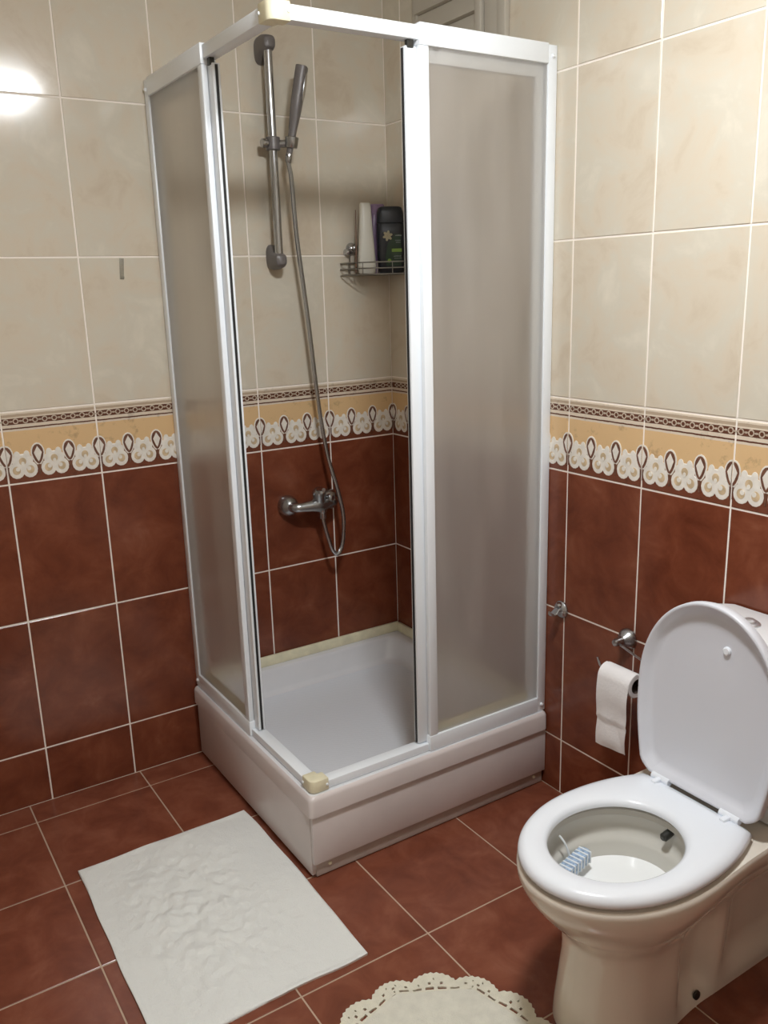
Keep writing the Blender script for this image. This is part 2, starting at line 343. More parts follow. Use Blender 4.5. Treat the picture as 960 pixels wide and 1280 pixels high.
def ornament(x0, x1):
    """meshes for the slice of the pattern from x0 to x1 (tile coordinates 0..0.25); returns (scroll, pod, heart, chain)"""
    key = (round(x0, 4), round(x1, 4))
    if key in _oc: return _oc[key]
    W = MB(); B = MB(); O = MB(); K = MB(); cxm = (x0+x1)/2; T = TT; zb = -HB/2
    P3 = TW/3; lo, hi = x0+0.0025, x1-0.0025
    for i in range(-1, 4):
        c = (i+0.5)*P3
        dn = 0
        def inside(cx, r): return cx-r > lo-0.001 and cx+r < hi+0.001
        for cx, cz, rx, rz in ((c, 0.056, 0.0245, 0.025), (c-0.0170, 0.036, 0.0205, 0.023), (c+0.0170, 0.036, 0.0205, 0.023), (c, 0.058, 0.019, 0.021), (c-0.0125, 0.0765, 0.0085, 0.0125), (c+0.0125, 0.0765, 0.0085, 0.0125), (c-0.020, 0.061, 0.0075, 0.013), (c+0.020, 0.061, 0.0075, 0.013)):
            if inside(cx, rx): dn += 1; disc(W, cx-cxm, cz+zb, rx, rz, T-0.0002, T+0.0005+0.00006*dn)
        for cx, cz, rx, rz in ((c-0.018, 0.036, 0.0105, 0.0115), (c+0.018, 0.036, 0.0105, 0.0115), (c, 0.060, 0.0095, 0.0105)):
            if inside(cx, rx): disc(O, cx-cxm, cz+zb, rx, rz, T+0.0006, T+0.0013)
        for cx, cz, rx, rz in ((c-0.0145, 0.0395, 0.0055, 0.006), (c+0.0145, 0.0395, 0.0055, 0.006), (c, 0.0535, 0.0045, 0.006)):
            if inside(cx, rx): dn += 1; disc(W, cx-cxm, cz+zb, rx, rz, T+0.0010, T+0.0015+0.00005*dn)
    for i in range(0, 4):
        c = i*P3
        if c < x0-0.001 or c > x1+0.001: continue
        half = 1 if abs(c-x0) < 0.004 else (-1 if abs(c-x1) < 0.004 else 0)
        cc = c-cxm+half*0.0022
        poly(W, pod_pts(cc, 0.079+zb, 0.0185, 0.0285, 0.034, half=half), T-0.0002, T+0.00145)
        poly(B, pod_pts(cc, 0.079+zb, 0.0150, 0.0245, 0.030, half=half), T+0.0010, T+0.0019)
        dm = [(cc, 0.098+zb), (cc-0.0105*(half <= 0), 0.080+zb), (cc-0.004*(half <= 0), 0.062+zb), (cc, 0.055+zb), (cc+0.004*(half >= 0), 0.062+zb), (cc+0.0105*(half >= 0), 0.080+zb)]
        poly(W, dm, T+0.0014, T+0.0023)
        st = [(cc-0.003*(half <= 0), 0.048+zb), (cc-0.0022*(half <= 0), 0.020+zb), (cc+0.0022*(half >= 0), 0.020+zb), (cc+0.003*(half >= 0), 0.048+zb)]
        poly(B, st, T-0.0002, T+0.00165)
    for i in range(10):
        c = (i+0.5)*0.025
        if c-0.009 < lo or c+0.009 > hi: continue
        n = 12; zc = 0.1700+zb; rings = []
        for r, d in ((0.0078, T-0.0002), (0.0074, T+0.0006), (0.0050, T+0.0006), (0.0046, T-0.0002)):
            rings.append([(c-cxm+r*math.cos(2*PI*k/n), -d, zc+r*math.sin(2*PI*k/n)) for k in range(n)])
        K.loft(rings, False, False)
        for sx in (-1, 1):
            poly(K, [(c-cxm+sx*0.0085, zc-0.0014), (c-cxm+sx*0.0122, zc-0.0024), (c-cxm+sx*0.0122, zc+0.0024), (c-cxm+sx*0.0085, zc+0.0014)], T-0.0002, T+0.0005)
    out = []
    for nm, mb, mt in (('scroll_relief', W, 'orn_white'), ('pod_relief', B, 'orn_brown'), ('heart_relief', O, 'orn_ochre'), ('chain_relief', K, 'orn_chain')):
        if mb.f:
            me = mb.mesh(nm, 40); me.materials.append(M[mt]); out.append((nm, me))
    _oc[key] = out; return out

def tile_wall(parent, cols, place, rot):
    """cols: list of (s0, s1, pattern x0, pattern x1); place(s, z) -> world"""
    for (s0, s1, p0, p1) in cols:
        for r in range(7):
            z0, z1 = ZROWS[r], ZROWS[r+1]
            if r == 0: z0 = 0.0
            w_, h_ = abs(s1-s0)-G, z1-z0-G
            mat = 'red_tile' if r < 3 else ('border_tile' if r == 3 else 'cream_tile')
            me = tile_mesh(w_, h_, mat)
            p = place((s0+s1)/2, (z0+z1)/2)
            j = 0.0022
            rr = (rot[0]+random.uniform(-j, j), rot[1], rot[2]+random.uniform(-j, j))
            if r == 3: rr = rot
            o = obj('border_tile' if r == 3 else ('red_tile' if r < 3 else 'cream_tile'), me, parent, p, rr)
            if r == 3:
                for nm, om in ornament(p0, p1): obj(nm, om, o)
cols = []
k = 0
while -(k+1)*TW > XL-0.01:
    cols.append((-(k+1)*TW, -k*TW, 0, TW)); k += 1
tile_wall(wall_b, cols, lambda s_, z: (s_, 0, z), (0, 0, 0))
YO = 0.0951
cols = [(0.0, YO, TW-YO, TW)]
s_ = YO
while s_+TW <= -YF: cols.append((s_, s_+TW, 0, TW)); s_ += TW
cols.append((s_, -YF, 0, -YF-s_))
tile_wall(wall_r, cols, lambda s_, z: (0, -s_, z), (0, 0, -PI/2))
# floor tiles
FP = 0.331; fx = [0.0]; x = -0.326
while x > XL: fx.append(x); x -= 0.3298
fx.append(XL)
fy = [0.0]; y = -0.1
while y > YF: fy.append(y); y -= FP
fy.append(YF)
for i in range(len(fx)-1):
    for j in range(len(fy)-1):
        w_, h_ = fx[i]-fx[i+1]-0.004, fy[j]-fy[j+1]-0.004
        if w_ < 0.01 or h_ < 0.01: continue
        me = tile_mesh(w_, h_, 'floor_tile', 0.0012, 0.001)
        q = 0.0015
        obj('floor_tile', me, floor, ((fx[i]+fx[i+1])/2, (fy[j]+fy[j+1])/2, 0), (-PI/2+random.uniform(-q, q), random.uniform(-q, q), 0))

# louvred ventilation window high on the right wall
win = thing('window_1', 'small louvred ventilation window high on the right wall above the shower', 'window', (0, -0.35, 2.02))
win['kind'] = 'structure'
def wbox(name, y0, y1, z0, z1, x0, x1, mat='louvre'):
    return MB().box(x0, x1, y0+0.35, y1+0.35, z0-2.02, z1-2.02).build(name, mat, win, bevel=0.003)
wbox('window_frame', -0.60, -0.567, 2.02, 2.37, -0.020, -0.002); wbox('window_frame', -0.567, -0.510, 2.02, 2.37, -0.014, -0.002)
wbox('window_frame', -0.505, -0.480, 2.02, 2.37, -0.024, -0.002)
wbox('window_frame', -0.48, -0.20, 2.02, 2.10, -0.012, -0.002); wbox('window_frame', -0.48, -0.20, 2.335, 2.37, -0.020, -0.002); wbox('window_frame', -0.20, -0.175, 2.06, 2.37, -0.012, -0.002)
for k in range(4):
    z = 2.10+0.057*k
    mb = MB(); y0, y1 = -0.13, 0.15
    mb.add([(-0.004, y0, z-2.02), (-0.020, y0, z+0.003-2.02), (-0.008, y0, z+0.056-2.02), (-0.003, y0, z+0.055-2.02),
            (-0.004, y1, z-2.02), (-0.020, y1, z+0.003-2.02), (-0.008, y1, z+0.056-2.02), (-0.003, y1, z+0.055-2.02)],
           [(0,1,2,3), (7,6,5,4), (0,4,5,1), (1,5,6,2), (2,6,7,3), (3,7,4,0)])
    mb.build('slat', 'louvre', win, smooth=0)

# ------------------------------------------------------------------ ceiling lamp (the room's light)
lamp = thing('ceiling_lamp', 'round white drum lamp on the ceiling, outside the picture', 'lamp', LAMP_POS)
MB().lathe((0, 0, 0), (0, 0, -1), [(0.002, 0.10), (0.02, 0.11), (0.10, 0.118), (0.112, 0.118)], 40).build('drum', 'alu', lamp)
MB().lathe((0, 0, -0.1125), (0, 0, -1), [(0, 0.112), (0.014, 0.110), (0.030, 0.095), (0.042, 0.070), (0.049, 0.035), (0.051, 0.003)], 40).build('diffuser', 'lamp', lamp)

# ------------------------------------------------------------------ shower tray
TX = 0.792
tray = thing('shower_tray', 'square white acrylic shower tray with skirt panels in the tiled corner', 'shower tray', (-TX/2, -TX/2, 0))
def rrect(x0, x1, y0, y1, r, z, n=8):
    P = []
    for cx, cy, a0 in ((x1-r, y1-r, 0), (x0+r, y1-r, 90), (x0+r, y0+r, 180), (x1-r, y0+r, 270)):
        for k in range(n+1):
            a = math.radians(a0+90*k/n); P.append((cx+r*math.cos(a), cy+r*math.sin(a), z))
    return P
h = TX/2
def lp(mb, *a, **k): return mb
mb = MB(); e = 0.003
def R_(ins, r, z): return rrect(-h+ins, h-e-ins*0.6, -h+ins, h-e-ins*0.6, r, z)
mb.cur = 2; mb.loft([R_(0.012, 0.01, 0.187), R_(0.0, 0.012, 0.185), R_(0.0, 0.014, 0.229), R_(0.003, 0.014, 0.236), R_(0.009, 0.014, 0.240)], False, False)
mb.cur = 0; mb.loft([R_(0.009, 0.014, 0.240), R_(0.050, 0.03, 0.240), R_(0.058, 0.04, 0.237), R_(0.064, 0.045, 0.228),
         R_(0.082, 0.06, 0.172), R_(0.092, 0.065, 0.162), R_(0.112, 0.07, 0.158)], False, False)
mb.cur = 1; mb.loft([R_(0.112, 0.07, 0.158), R_(0.25, 0.05, 0.154)], False, True)
basin = mb.build('basin', ['acrylic', 'tray', 'dusty_acrylic'], tray, smooth=50)
A = 0.784
MB().box(-A+h, -0.004+h, -A+h, -A+0.012+h, 0.046, 0.186).build('front_skirt', 'dusty_acrylic', tray, bevel=0.002)
MB().box(-A-0.001+h, -A+0.011+h, -A+0.013+h, -0.012+h, 0.010, 0.186).build('side_skirt', 'dusty_acrylic', tray, bevel=0.002)
MB().box(-A+0.010+h, -0.006+h, -A+0.010+h, -A+0.022+h, 0.004, 0.046).build('front_plinth', 'plinth', tray, bevel=0.002)
for x in (-0.735, -0.04):
    MB().lathe((x+h, -A+0.0105+h, 0.03), (0, -1, 0), [(0, 0.005), (0.003, 0.005), (0.005, 0.003)], 12).build('screw', 'cream_plastic', tray)
MB().box(-A+0.06+h, -A+0.64+h, -A+0.1+h, -A+0.7+h, 0.004, 0.15).build('tray_support', 'plinth', tray, smooth=0)
# yellowed sealing strips along the tiles
MB().box(-0.738+h, -0.006+h, -0.016+h, -0.004+h, 0.240, 0.275).build('sealing_strip', 'cream_plastic', tray, bevel=0.004)
MB().box(-0.016+h, -0.004+h, -0.738+h, -0.017+h, 0.240, 0.275).build('sealing_strip', 'cream_plastic', tray, bevel=0.004)

# ------------------------------------------------------------------ shower enclosure
enc = thing('shower_enclosure', 'white framed corner shower enclosure with frosted sliding panels, both doors open', 'shower', (-0.4, -0.4, 0.24))
DD = 0.766
def side(front):
    # s: distance from the wall; n: outward; z up
    def mp(s0, s1, n0, n1, z0, z1):
        mb = MB()
        if front: mb.box(-s1+0.4, -s0+0.4, -DD-n1+0.4, -DD-n0+0.4, z0-0.24, z1-0.24)
        else: mb.box(-DD-n1+0.4, -DD-n0+0.4, -s1+0.4, -s0+0.4, z0-0.24, z1-0.24)
        return mb
    B = 0.0025
    def part(name, mat, a, parent=enc, bevel=B): return mp(*a).build(name, mat, parent, bevel=bevel)
    def pane(name, a):
        mb = mp(*a); o = mb.build(name, ['frosted', 'clear'], enc, smooth=0)
        out = Vector((0, -1, 0)) if front else Vector((-1, 0, 0))
        for p in o.data.polygons: p.material_index = 0 if p.normal.dot(out) > 0.9 else 1
        return o
    part('wall_profile', 'alu', (0.003, 0.031, -0.024, 0.012, 0.241, 2.010))
    part('top_rail', 'alu', (0.414, 0.742, -0.026, 0.007, 1.978, 2.008))
    part('top_rail', 'alu', (0.031, 0.414, -0.026, 0.013, 1.967, 2.013))
    part('bottom_rail', 'alu', (0.416, 0.738, -0.026, 0.007, 0.241, 0.263))
    part('bottom_rail', 'alu', (0.031, 0.416, -0.026, 0.013, 0.241, 0.285))
    pane('fixed_panel', (0.030, 0.392, 0.003, 0.0065, 0.284, 1.968))
    part('stile', 'alu', (0.389, 0.415, -0.003, 0.012, 0.285, 1.967))
    dr = pane('sliding_door', (0.058, 0.420, -0.017, -0.0135, 0.285, 1.945))
    def sub(name, mat, a, bevel=0.002): return part(name, mat, a, dr, bevel)
    sub('door_stile', 'alu', (0.409, 0.443, -0.023, -0.0035, 0.266, 1.966))
    sub('door_seal', 'rubber', (0.443, 0.4455, -0.016, -0.010, 0.268, 1.962), 0)
    sub('door_stile', 'alu', (0.034, 0.060, -0.023, -0.0035, 0.266, 1.966))
    sub('door_rail', 'alu', (0.060, 0.409, -0.023, -0.0035, 1.936, 1.966))
    sub('door_rail', 'cream_plastic', (0.060, 0.409, -0.023, -0.0035, 0.287, 0.305))
    # rollers and screws
    for s_ in (0.43, 0.36):
        part('roller_block', 'dark_metal', (s_-0.008, s_+0.008, -0.012, 0.0, 1.962, 1.979), bevel=0.001)
    for z in (0.262, 1.985):
        q = Vector((-0.018+0.4, -DD-0.012+0.4, z-0.24)) if front else Vector((-DD-0.012+0.4, -0.018+0.4, z-0.24))
        MB().lathe(q, (0, -1, 0) if front else (-1, 0, 0), [(0, 0.005), (0.003, 0.005), (0.005, 0.003)], 12).build('screw', 'alu', enc)
side(True); side(False)
for z0, z1, nm in ((1.974, 2.012, 'corner_cap'), (0.2415, 0.274, 'corner_cap')):
    o_, i_ = 0.4-0.778, 0.4-0.728
    pts = []
    r = 0.016
    out = [(i_, o_)] + [(o_+r-r*math.sin(math.radians(a)), o_+r-r*math.cos(math.radians(a))) for a in range(0, 91, 15)] + [(o_, i_), (o_+0.036, i_)]
    # L-shaped cap with a rounded outside corner
    inn = (o_+0.036, o_+0.036)
    pl_ = out[:] + [inn, (i_, o_+0.036)]
    MB().loft([[(x, y, z0-0.24) for x, y in pl_], [(x, y, z1-0.24) for x, y in pl_]]).build(nm, 'cream_plastic', enc, bevel=0.003)
    for q, d in ((Vector((i_-0.006, o_, (z0+z1)/2-0.24)), (0, -1, 0)), (Vector((o_, i_-0.006, (z0+z1)/2-0.24)), (-1, 0, 0))):
        MB().lathe(q, d, [(-0.001, 0.0035), (0.002, 0.0035), (0.003, 0.002)], 10).build('screw', 'alu', enc)

# ------------------------------------------------------------------ riser rail with slider
BX, BY = -0.425, -0.052
rail = thing('shower_rail', 'vertical chrome shower riser rail with grey end brackets on the back wall', 'shower rail', (BX, 0, 1.54))
MB().tube([(0, BY, 0.0), (0, BY, 0.59)], 0.0125, 16).build('bar', 'chrome', rail)
for zb, sgn in ((0.59, 1), (0.0, -1)):
    mb = MB(); n = 20; rings = []
    for d, wx, hz, zo in ((0.003, 0.020, 0.036, -sgn*0.012), (0.012, 0.021, 0.036, -sgn*0.010), (0.035, 0.021, 0.026, 0.0), (0.056, 0.0205, 0.022, 0.0), (0.068, 0.017, 0.018, 0.0), (0.073, 0.010, 0.012, 0)):
        rings.append([(p[0], -d, zb+zo+p[1]) for p in ((wx*math.copysign(abs(math.cos(2*PI*k/n))**0.7, math.cos(2*PI*k/n)), hz*math.copysign(abs(math.sin(2*PI*k/n))**0.7, math.sin(2*PI*k/n))) for k in range(n))])
    mb.loft(rings).build('bracket', 'grey_plastic', rail)
SZ = 1.865-1.54
sl = MB().lathe((0, BY, SZ-0.018), (0, 0, 1), [(0, 0.019), (0.002, 0.021), (0.034, 0.021), (0.036, 0.019)], 20).build('slider', 'grey_plastic', rail)
MB().lathe((-0.018, BY-0.004, SZ), (-1, 0, 0), [(0, 0.011), (0.004, 0.013), (0.018, 0.013), (0.020, 0.011)], 16).build('clamp_knob', 'chrome', sl)
MB().tube([(0.016, BY-0.004, SZ), (0.036, BY-0.018, SZ)], 0.011, 12).build('holder_arm', 'dull_chrome', sl)
HP = Vector((-0.384, -0.086, 1.865))
MB().lathe(HP-Vector((BX, 0, 1.54))-Vector((0, 0, 0.014)), (0.1, -0.1, 1), [(0, 0.0165), (0.002, 0.018), (0.028, 0.020), (0.030, 0.0185)], 18).build('handset_cradle', 'dull_chrome', sl)

# hand shower: slim flat head seen edge-on
hs = thing('hand_shower', 'slim grey hand shower resting in the rail holder, tilted to the right', 'hand shower', HP)
ax = Vector((0.038, -0.02, 0.205)).normalized()
mb = MB(); n = 16; rings = []
e1 = Vector((0.80, -0.60, 0)); e1 = (e1-ax*e1.dot(ax)).normalized(); e2 = ax.cross(e1)
for d, a, b in ((-0.03, 0.008, 0.008), (-0.012, 0.0095, 0.0095), (0.03, 0.0115, 0.0115), (0.06, 0.0135, 0.014), (0.08, 0.0150, 0.018), (0.11, 0.0162, 0.022), (0.19, 0.0168, 0.022), (0.205, 0.0168, 0.0215), (0.2065, 0.015, 0.019)):
    rings.append([ax*d + e1*(a*math.copysign(abs(math.cos(2*PI*k/n))**0.6, math.cos(2*PI*k/n))) + e2*(b*math.copysign(abs(math.sin(2*PI*k/n))**0.6, math.sin(2*PI*k/n))) for k in range(n)])
mb.loft(rings).build('handle', 'grey_plastic', hs)
mb = MB(); rings = []
for off, sc in ((0.0155, 1.0), (0.0175, 0.96)):
    rings.append([ax*(0.152+0.042*sc*math.cos(2*PI*k/20)) + e1*off + e2*(0.017*sc*math.sin(2*PI*k/20)) for k in range(20)])
mb.loft(rings).build('spray_face', 'dull_chrome', hs)
MB().lathe(ax*-0.055, ax, [(0, 0.007), (0.004, 0.0095), (0.022, 0.0095), (0.026, 0.0085)], 14).build('hose_nut', 'chrome', hs)

# ------------------------------------------------------------------ mixer tap
MX, MZ = -0.345, 0.775
mix = thing('shower_mixer', 'dull chrome wall mixer tap with round rose on the red tiles in the shower', 'mixer tap', (MX, 0, MZ))
for sx in (-0.078, 0.072):
    MB().lathe((sx, -0.0025, 0), (0, -1, 0), [(0, 0.034), (0.010, 0.0345), (0.022, 0.032), (0.034, 0.025), (0.041, 0.016), (0.043, 0.0155)], 28).build('wall_rose', 'dull_chrome', mix)
    MB().tube(spline([(sx, -0.038, 0), (sx*0.97, -0.050, 0), (sx*0.85, -0.060, 0.0), (sx*0.6, -0.064, 0)], 5), [0.0155]*16, 14).build('union_nut', 'dull_chrome', mix)
MB().lathe((-0.058, -0.064, 0), (1, 0, 0), [(0, 0.014), (0.012, 0.0165), (0.035, 0.019), (0.055, 0.024), (0.075, 0.024), (0.095, 0.019), (0.108, 0.0165), (0.116, 0.014)], 24).build('body', 'dull_chrome', mix)
MB().lathe((0.008, -0.066, 0.010), (-0.10, -0.25, 1), [(0, 0.021), (0.02, 0.021), (0.03, 0.0225), (0.040, 0.0215), (0.048, 0.014), (0.049, 0.002)], 24).build('cartridge', 'dull_chrome', mix)
lv = MB().tube(spline([(0.004, -0.078, 0.052), (-0.006, -0.092, 0.057), (-0.014, -0.118, 0.064), (-0.018, -0.148, 0.068)], 5), [0.009-0.0002*k for k in range(16)], 12).build('lever', 'chrome', mix)
MB().lathe((0.036, -0.076, 0.022), (0.35, -1, 0.15), [(0, 0.012), (0.016, 0.013), (0.020, 0.009), (0.022, 0.002)], 16).build('diverter_knob', 'chrome', mix)
MB().lathe((0.018, -0.066, -0.012), (0, 0, -1), [(0, 0.016), (0.012, 0.0155), (0.015, 0.013), (0.034, 0.0125), (0.036, 0.010)], 18).build('hose_outlet', 'chrome', mix)
# hose
hose = MB().tube(spline([tuple(HP+ax*-0.053), (-0.384, -0.078, 1.76), (-0.372, -0.070, 1.60), (-0.345, -0.065, 1.36), (-0.322, -0.062, 1.112), (-0.300, -0.066, 0.94), (-0.276, -0.082, 0.82), (-0.263, -0.090, 0.735), (-0.265, -0.088, 0.660), (-0.273, -0.085, 0.620), (-0.287, -0.081, 0.602), (-0.302, -0.077, 0.618), (-0.316, -0.072, 0.67), (MX+0.018, -0.066, MZ-0.046)], 10), 0.0068, 10).build('shower_hose', 'dull_chrome')
tag(hose, 'flexible metal shower hose hanging in a loop from hand shower to mixer', 'hose')

# ------------------------------------------------------------------ corner basket and bottles
bsk = thing('corner_basket', 'chrome wire corner basket on the shower wall holding toiletry bottles', 'basket', (0, 0, 1.49))
RB = 0.19
def arc(r, z, n=20): return [(-r*math.cos(t), -r*math.sin(t), z) for t in [0.045+(PI/2-0.09)*k/n for k in range(n+1)]]
def loop(r, z): return [(-0.010, -0.010, z)] + arc(r, z) + [(-0.010, -0.010, z)]
for z in (0.004, 0.022, 0.040): MB().tube(loop(RB, z), 0.0020, 6).build('rim_wire', 'steel_wire', bsk)
for k in range(1, 9):
    r = RB*k/9
    MB().tube(arc(r, 0.004, 12), 0.0013, 5).build('floor_wire', 'steel_wire', bsk)
for t in (0.25, 0.55, 0.8, 1.05, 1.32):
    MB().tube([(-0.012, -0.012, 0.002), (-RB*math.cos(t), -RB*math.sin(t), 0.002), (-RB*math.cos(t), -RB*math.sin(t), 0.041)], 0.0014, 5).build('floor_wire', 'steel_wire', bsk)
hk = MB().lathe((-0.145, -0.002, 0.085), (0, -1, 0), [(0, 0.019), (0.004, 0.019), (0.012, 0.014), (0.016, 0.007), (0.024, 0.006), (0.026, 0.0095), (0.036, 0.0095), (0.039, 0.004)], 18).build('suction_mount', 'chrome', bsk)
MB().lathe((-0.165, -0.004, 0.075), (0, -1, 0), [(0, 0.010), (0.02, 0.0085), (0.024, 0.004)], 14).build('mount_cap', 'chrome', hk)
for dx in (-0.012, 0.012):
    MB().tube([(-0.150+dx*0.6, -0.022, 0.085), (-0.150+dx, -0.022, 0.05), (-0.150+dx, -0.02, 0.004)], 0.0017, 6).build('hanger_wire', 'steel_wire', bsk)

def bottle(name, label, mat, loc, rz, secs, n=24, e=3.2):
    t = thing(name, label, 'bottle', loc, (0, 0, rz))
    mb = MB(); mb.loft([ell(0, 0, a, b, n, z, e) for z, a, b in secs]); mb.build('bottle_body', mat, t, smooth=50)
    return t
zs = 1.4965
yaw = math.atan2(-1.55, 2.42) # turned a little to the opening
b1 = bottle('white_bottle', 'tall white bottle leaning in the wire basket', 'white_bottle', (-0.124, -0.062, zs), -0.3, [(0, 0.022, 0.017), (0.004, 0.027, 0.020), (0.03, 0.0285, 0.021), (0.12, 0.022, 0.019), (0.19, 0.018, 0.014), (0.206, 0.017, 0.012), (0.209, 0.016, 0.010)])
MB().loft([ell(0, 0, a, b, 24, z, 3.2) for z, a, b in ((0.2095, 0.0165, 0.010), (0.213, 0.015, 0.009))]).build('cap', 'white_bottle', b1)
b2 = bottle('purple_bottle', 'purple bottle squeezed between the white and the dark bottle', 'purple_bottle', (-0.062, -0.034, zs), -0.25, [(0, 0.026, 0.015), (0.004, 0.030, 0.018), (0.10, 0.029, 0.018), (0.17, 0.026, 0.017), (0.182, 0.021, 0.015)])
MB().loft([ell(0, 0, a, b, 20, z, 2.5) for z, a, b in ((0.1825, 0.023, 0.015), (0.210, 0.023, 0.015), (0.213, 0.020, 0.012))]).build('cap', 'purple_bottle', b2)
b3 = bottle('dark_bottle', 'near-black shower gel bottle with flower and green label', 'dark_bottle', (-0.051, -0.091, zs), -0.42, [(0, 0.036, 0.015), (0.004, 0.040, 0.018), (0.06, 0.0425, 0.0195), (0.12, 0.043, 0.0195), (0.150, 0.043, 0.019), (0.152, 0.0405, 0.0175)], 28, 3.6)
MB().loft([ell(0, 0, a, b, 28, z, 3.6) for z, a, b in ((0.1525, 0.0425, 0.019), (0.185, 0.041, 0.018), (0.197, 0.037, 0.016), (0.201, 0.030, 0.012))]).build('cap', 'dark_bottle', b3, smooth=50)
# print on the label
def flat(name, pts, mat, d=-0.0195):
    mb = MB(); mb.loft([[(x, d, z) for x, z in pts], [(x, d-0.0006, z) for x, z in pts]]); return mb.build(name, mat, b3, smooth=0)
flat('label_panel', [(-0.018, 0.022), (0.030, 0.022), (0.030, 0.118), (0.010, 0.118), (-0.012, 0.09), (-0.020, 0.05)], 'label_green', -0.0193)
mb = MB()
for k in range(6):
    a = k*PI/3+0.3; cx, cz = -0.012+0.0085*math.cos(a), 0.113+0.0085*math.sin(a)
    P = [(cx+0.008*math.cos(t)*math.cos(a)-0.0045*math.sin(t)*math.sin(a), cz+0.008*math.cos(t)*math.sin(a)+0.0045*math.sin(t)*math.cos(a)) for t in [2*PI*q/8 for q in range(8)]]
    mb.loft([[(x, -0.0198, z) for x, z in P], [(x, -0.0206, z) for x, z in P]])
mb.build('flower_print', 'petal', b3, smooth=0)
flat('green_bar', [(0.000, 0.064), (0.032, 0.064), (0.032, 0.074), (0.000, 0.074)], 'lime', -0.0199)
flat('round_print', [(-0.008+0.006*math.cos(t), 0.038+0.006*math.sin(t)) for t in [2*PI*q/12 for q in range(12)]], 'lime', -0.0199)
for z, x0, x1, hh in ((0.112, 0.012, 0.032, 0.004), (0.098, 0.012, 0.030, 0.002), (0.092, 0.014, 0.030, 0.002), (0.050, 0.006, 0.030, 0.003), (0.044, 0.008, 0.031, 0.002)):
    mb = MB(); x = x0
    while x < x1-0.001:
        d = random.uniform(0.002, 0.0035); mb.box(x, min(x+d, x1), -0.0199, -0.0205, z, z+hh*random.uniform(0.6, 1)); x += d+0.0008
    mb.build('small_print', 'print_grey', b3, smooth=0)
st = MB().tube([(-0.158, -0.050, 1.4985), (-0.150, -0.046, 1.60), (-0.147, -0.042, 1.69)], [0.0025, 0.0022, 0.0014], 8).build('thin_stick', 'wood_stick')  # dark shadow edge by the bottle, put in as a thin solid rod
tag(st, 'thin brown stick standing in the basket beside the white bottle', 'stick')

# ------------------------------------------------------------------ toilet
TY = -1.49
toi = thing('toilet', 'white close-coupled toilet with raised lid against the right wall', 'toilet', (-0.35, TY, 0))
OX = -0.35
def smooth(a, b, x):
    t = max(0, min(1, (x-a)/(b-a))); return t*t*(3-2*t)
def interp(tab, z):
    for i in range(len(tab)-1):
        if tab[i][0] <= z <= tab[i+1][0]:
            t = (z-tab[i][0])/(tab[i+1][0]-tab[i][0]); t = t*t*(3-2*t) if False else t
            return [a+(b-a)*t for a, b in zip(tab[i][1:], tab[i+1][1:])]
    return list(tab[-1][1:])
# z, x_front, x_centre, W, W_back
BT = [(0.0, -0.600, -0.50, 0.106, 0.088), (0.03, -0.598, -0.50, 0.104, 0.088), (0.10, -0.594, -0.49, 0.098, 0.094), (0.17, -0.585, -0.48, 0.096, 0.098), (0.215, -0.588, -0.48, 0.103, 0.100), (0.245, -0.603, -0.475, 0.118, 0.104), (0.28, -0.638, -0.465, 0.143, 0.118), (0.31, -0.662, -0.455, 0.160, 0.138), (0.34, -0.682, -0.45, 0.173, 0.158), (0.362, -0.691, -0.45, 0.179, 0.166), (0.378, -0.692, -0.45, 0.180, 0.167), (0.385, -0.688, -0.45, 0.176, 0.164)]
XB = -0.012
def hw(x, z):
    xf, xc, W, WB = interp(BT, z)
    if x < xf or x > XB: return 0
    if x < xc: return W*math.sqrt(max(0, 1-((x-xc)/(xc-xf))**2))
    v = W+(WB-W)*smooth(xc, xc+0.20, x)
    if z < 0.30:
        # relief of the trapway: hollow between front column and rear foot
        k1 = math.exp(-((x+0.335)/0.050)**6)*smooth(0.0, 0.06, z)*(1-smooth(0.17, 0.25, z))
        k2 = math.exp(-((x+0.135)/0.105)**6)*smooth(0.03, 0.07, z)*(1-smooth(0.20, 0.28, z))
        v -= 0.034*k1+0.026*k2
    return v
def outline(z, n=120, sx=1.0):
    # points walk front -> left side -> back -> right side, by x spacing (cosine) so both sides pair up
    xf = interp(BT, z)[0]; N = n//2; P = []
    xs = [xf+(XB-xf)*(0.5-0.5*math.cos(PI*k/N)) for k in range(N+1)]
    L = [(x-OX, hw(x, z), z) for x in xs]
    R = [(x-OX, -hw(x, z), z) for x in xs[::-1]]
    return L + R
zs_ = [0.0, 0.015, 0.03, 0.05, 0.075, 0.10, 0.13, 0.16, 0.185, 0.20, 0.215, 0.23, 0.245, 0.262, 0.28, 0.295, 0.31, 0.325, 0.34, 0.352, 0.362, 0.370, 0.378, 0.382, 0.385]
mb = MB(); rings = [outline(z) for z in zs_]
nn = len(rings[0])
# inner bowl (same point count, ordered front->left->back->right)
def inner(cx, a, b, z):
    P = []
    N = nn//2-1
    for k in range(N+1): t = PI*k/N; P.append((cx-OX-a*math.cos(t), b*math.sin(t)+1e-5, z))
    for k in range(N, -1, -1): t = PI*k/N; P.append((cx-OX-a*math.cos(t), -b*math.sin(t)-1e-5, z))
    return P
HC = -0.487
rings_in = [inner(HC, 0.150, 0.128, 0.386), inner(HC, 0.147, 0.125, 0.376), inner(HC, 0.158, 0.136, 0.368), inner(HC, 0.158, 0.136, 0.352), inner(HC+0.002, 0.151, 0.129, 0.334), inner(HC+0.003, 0.143, 0.121, 0.326), inner(HC+0.004, 0.137, 0.116, 0.323),
            inner(HC+0.004, 0.133, 0.112, 0.316), inner(HC+0.005, 0.128, 0.108, 0.288), inner(HC+0.006, 0.112, 0.092, 0.270), inner(HC+0.01, 0.04, 0.035, 0.266)]
mb.loft(rings, True, False)
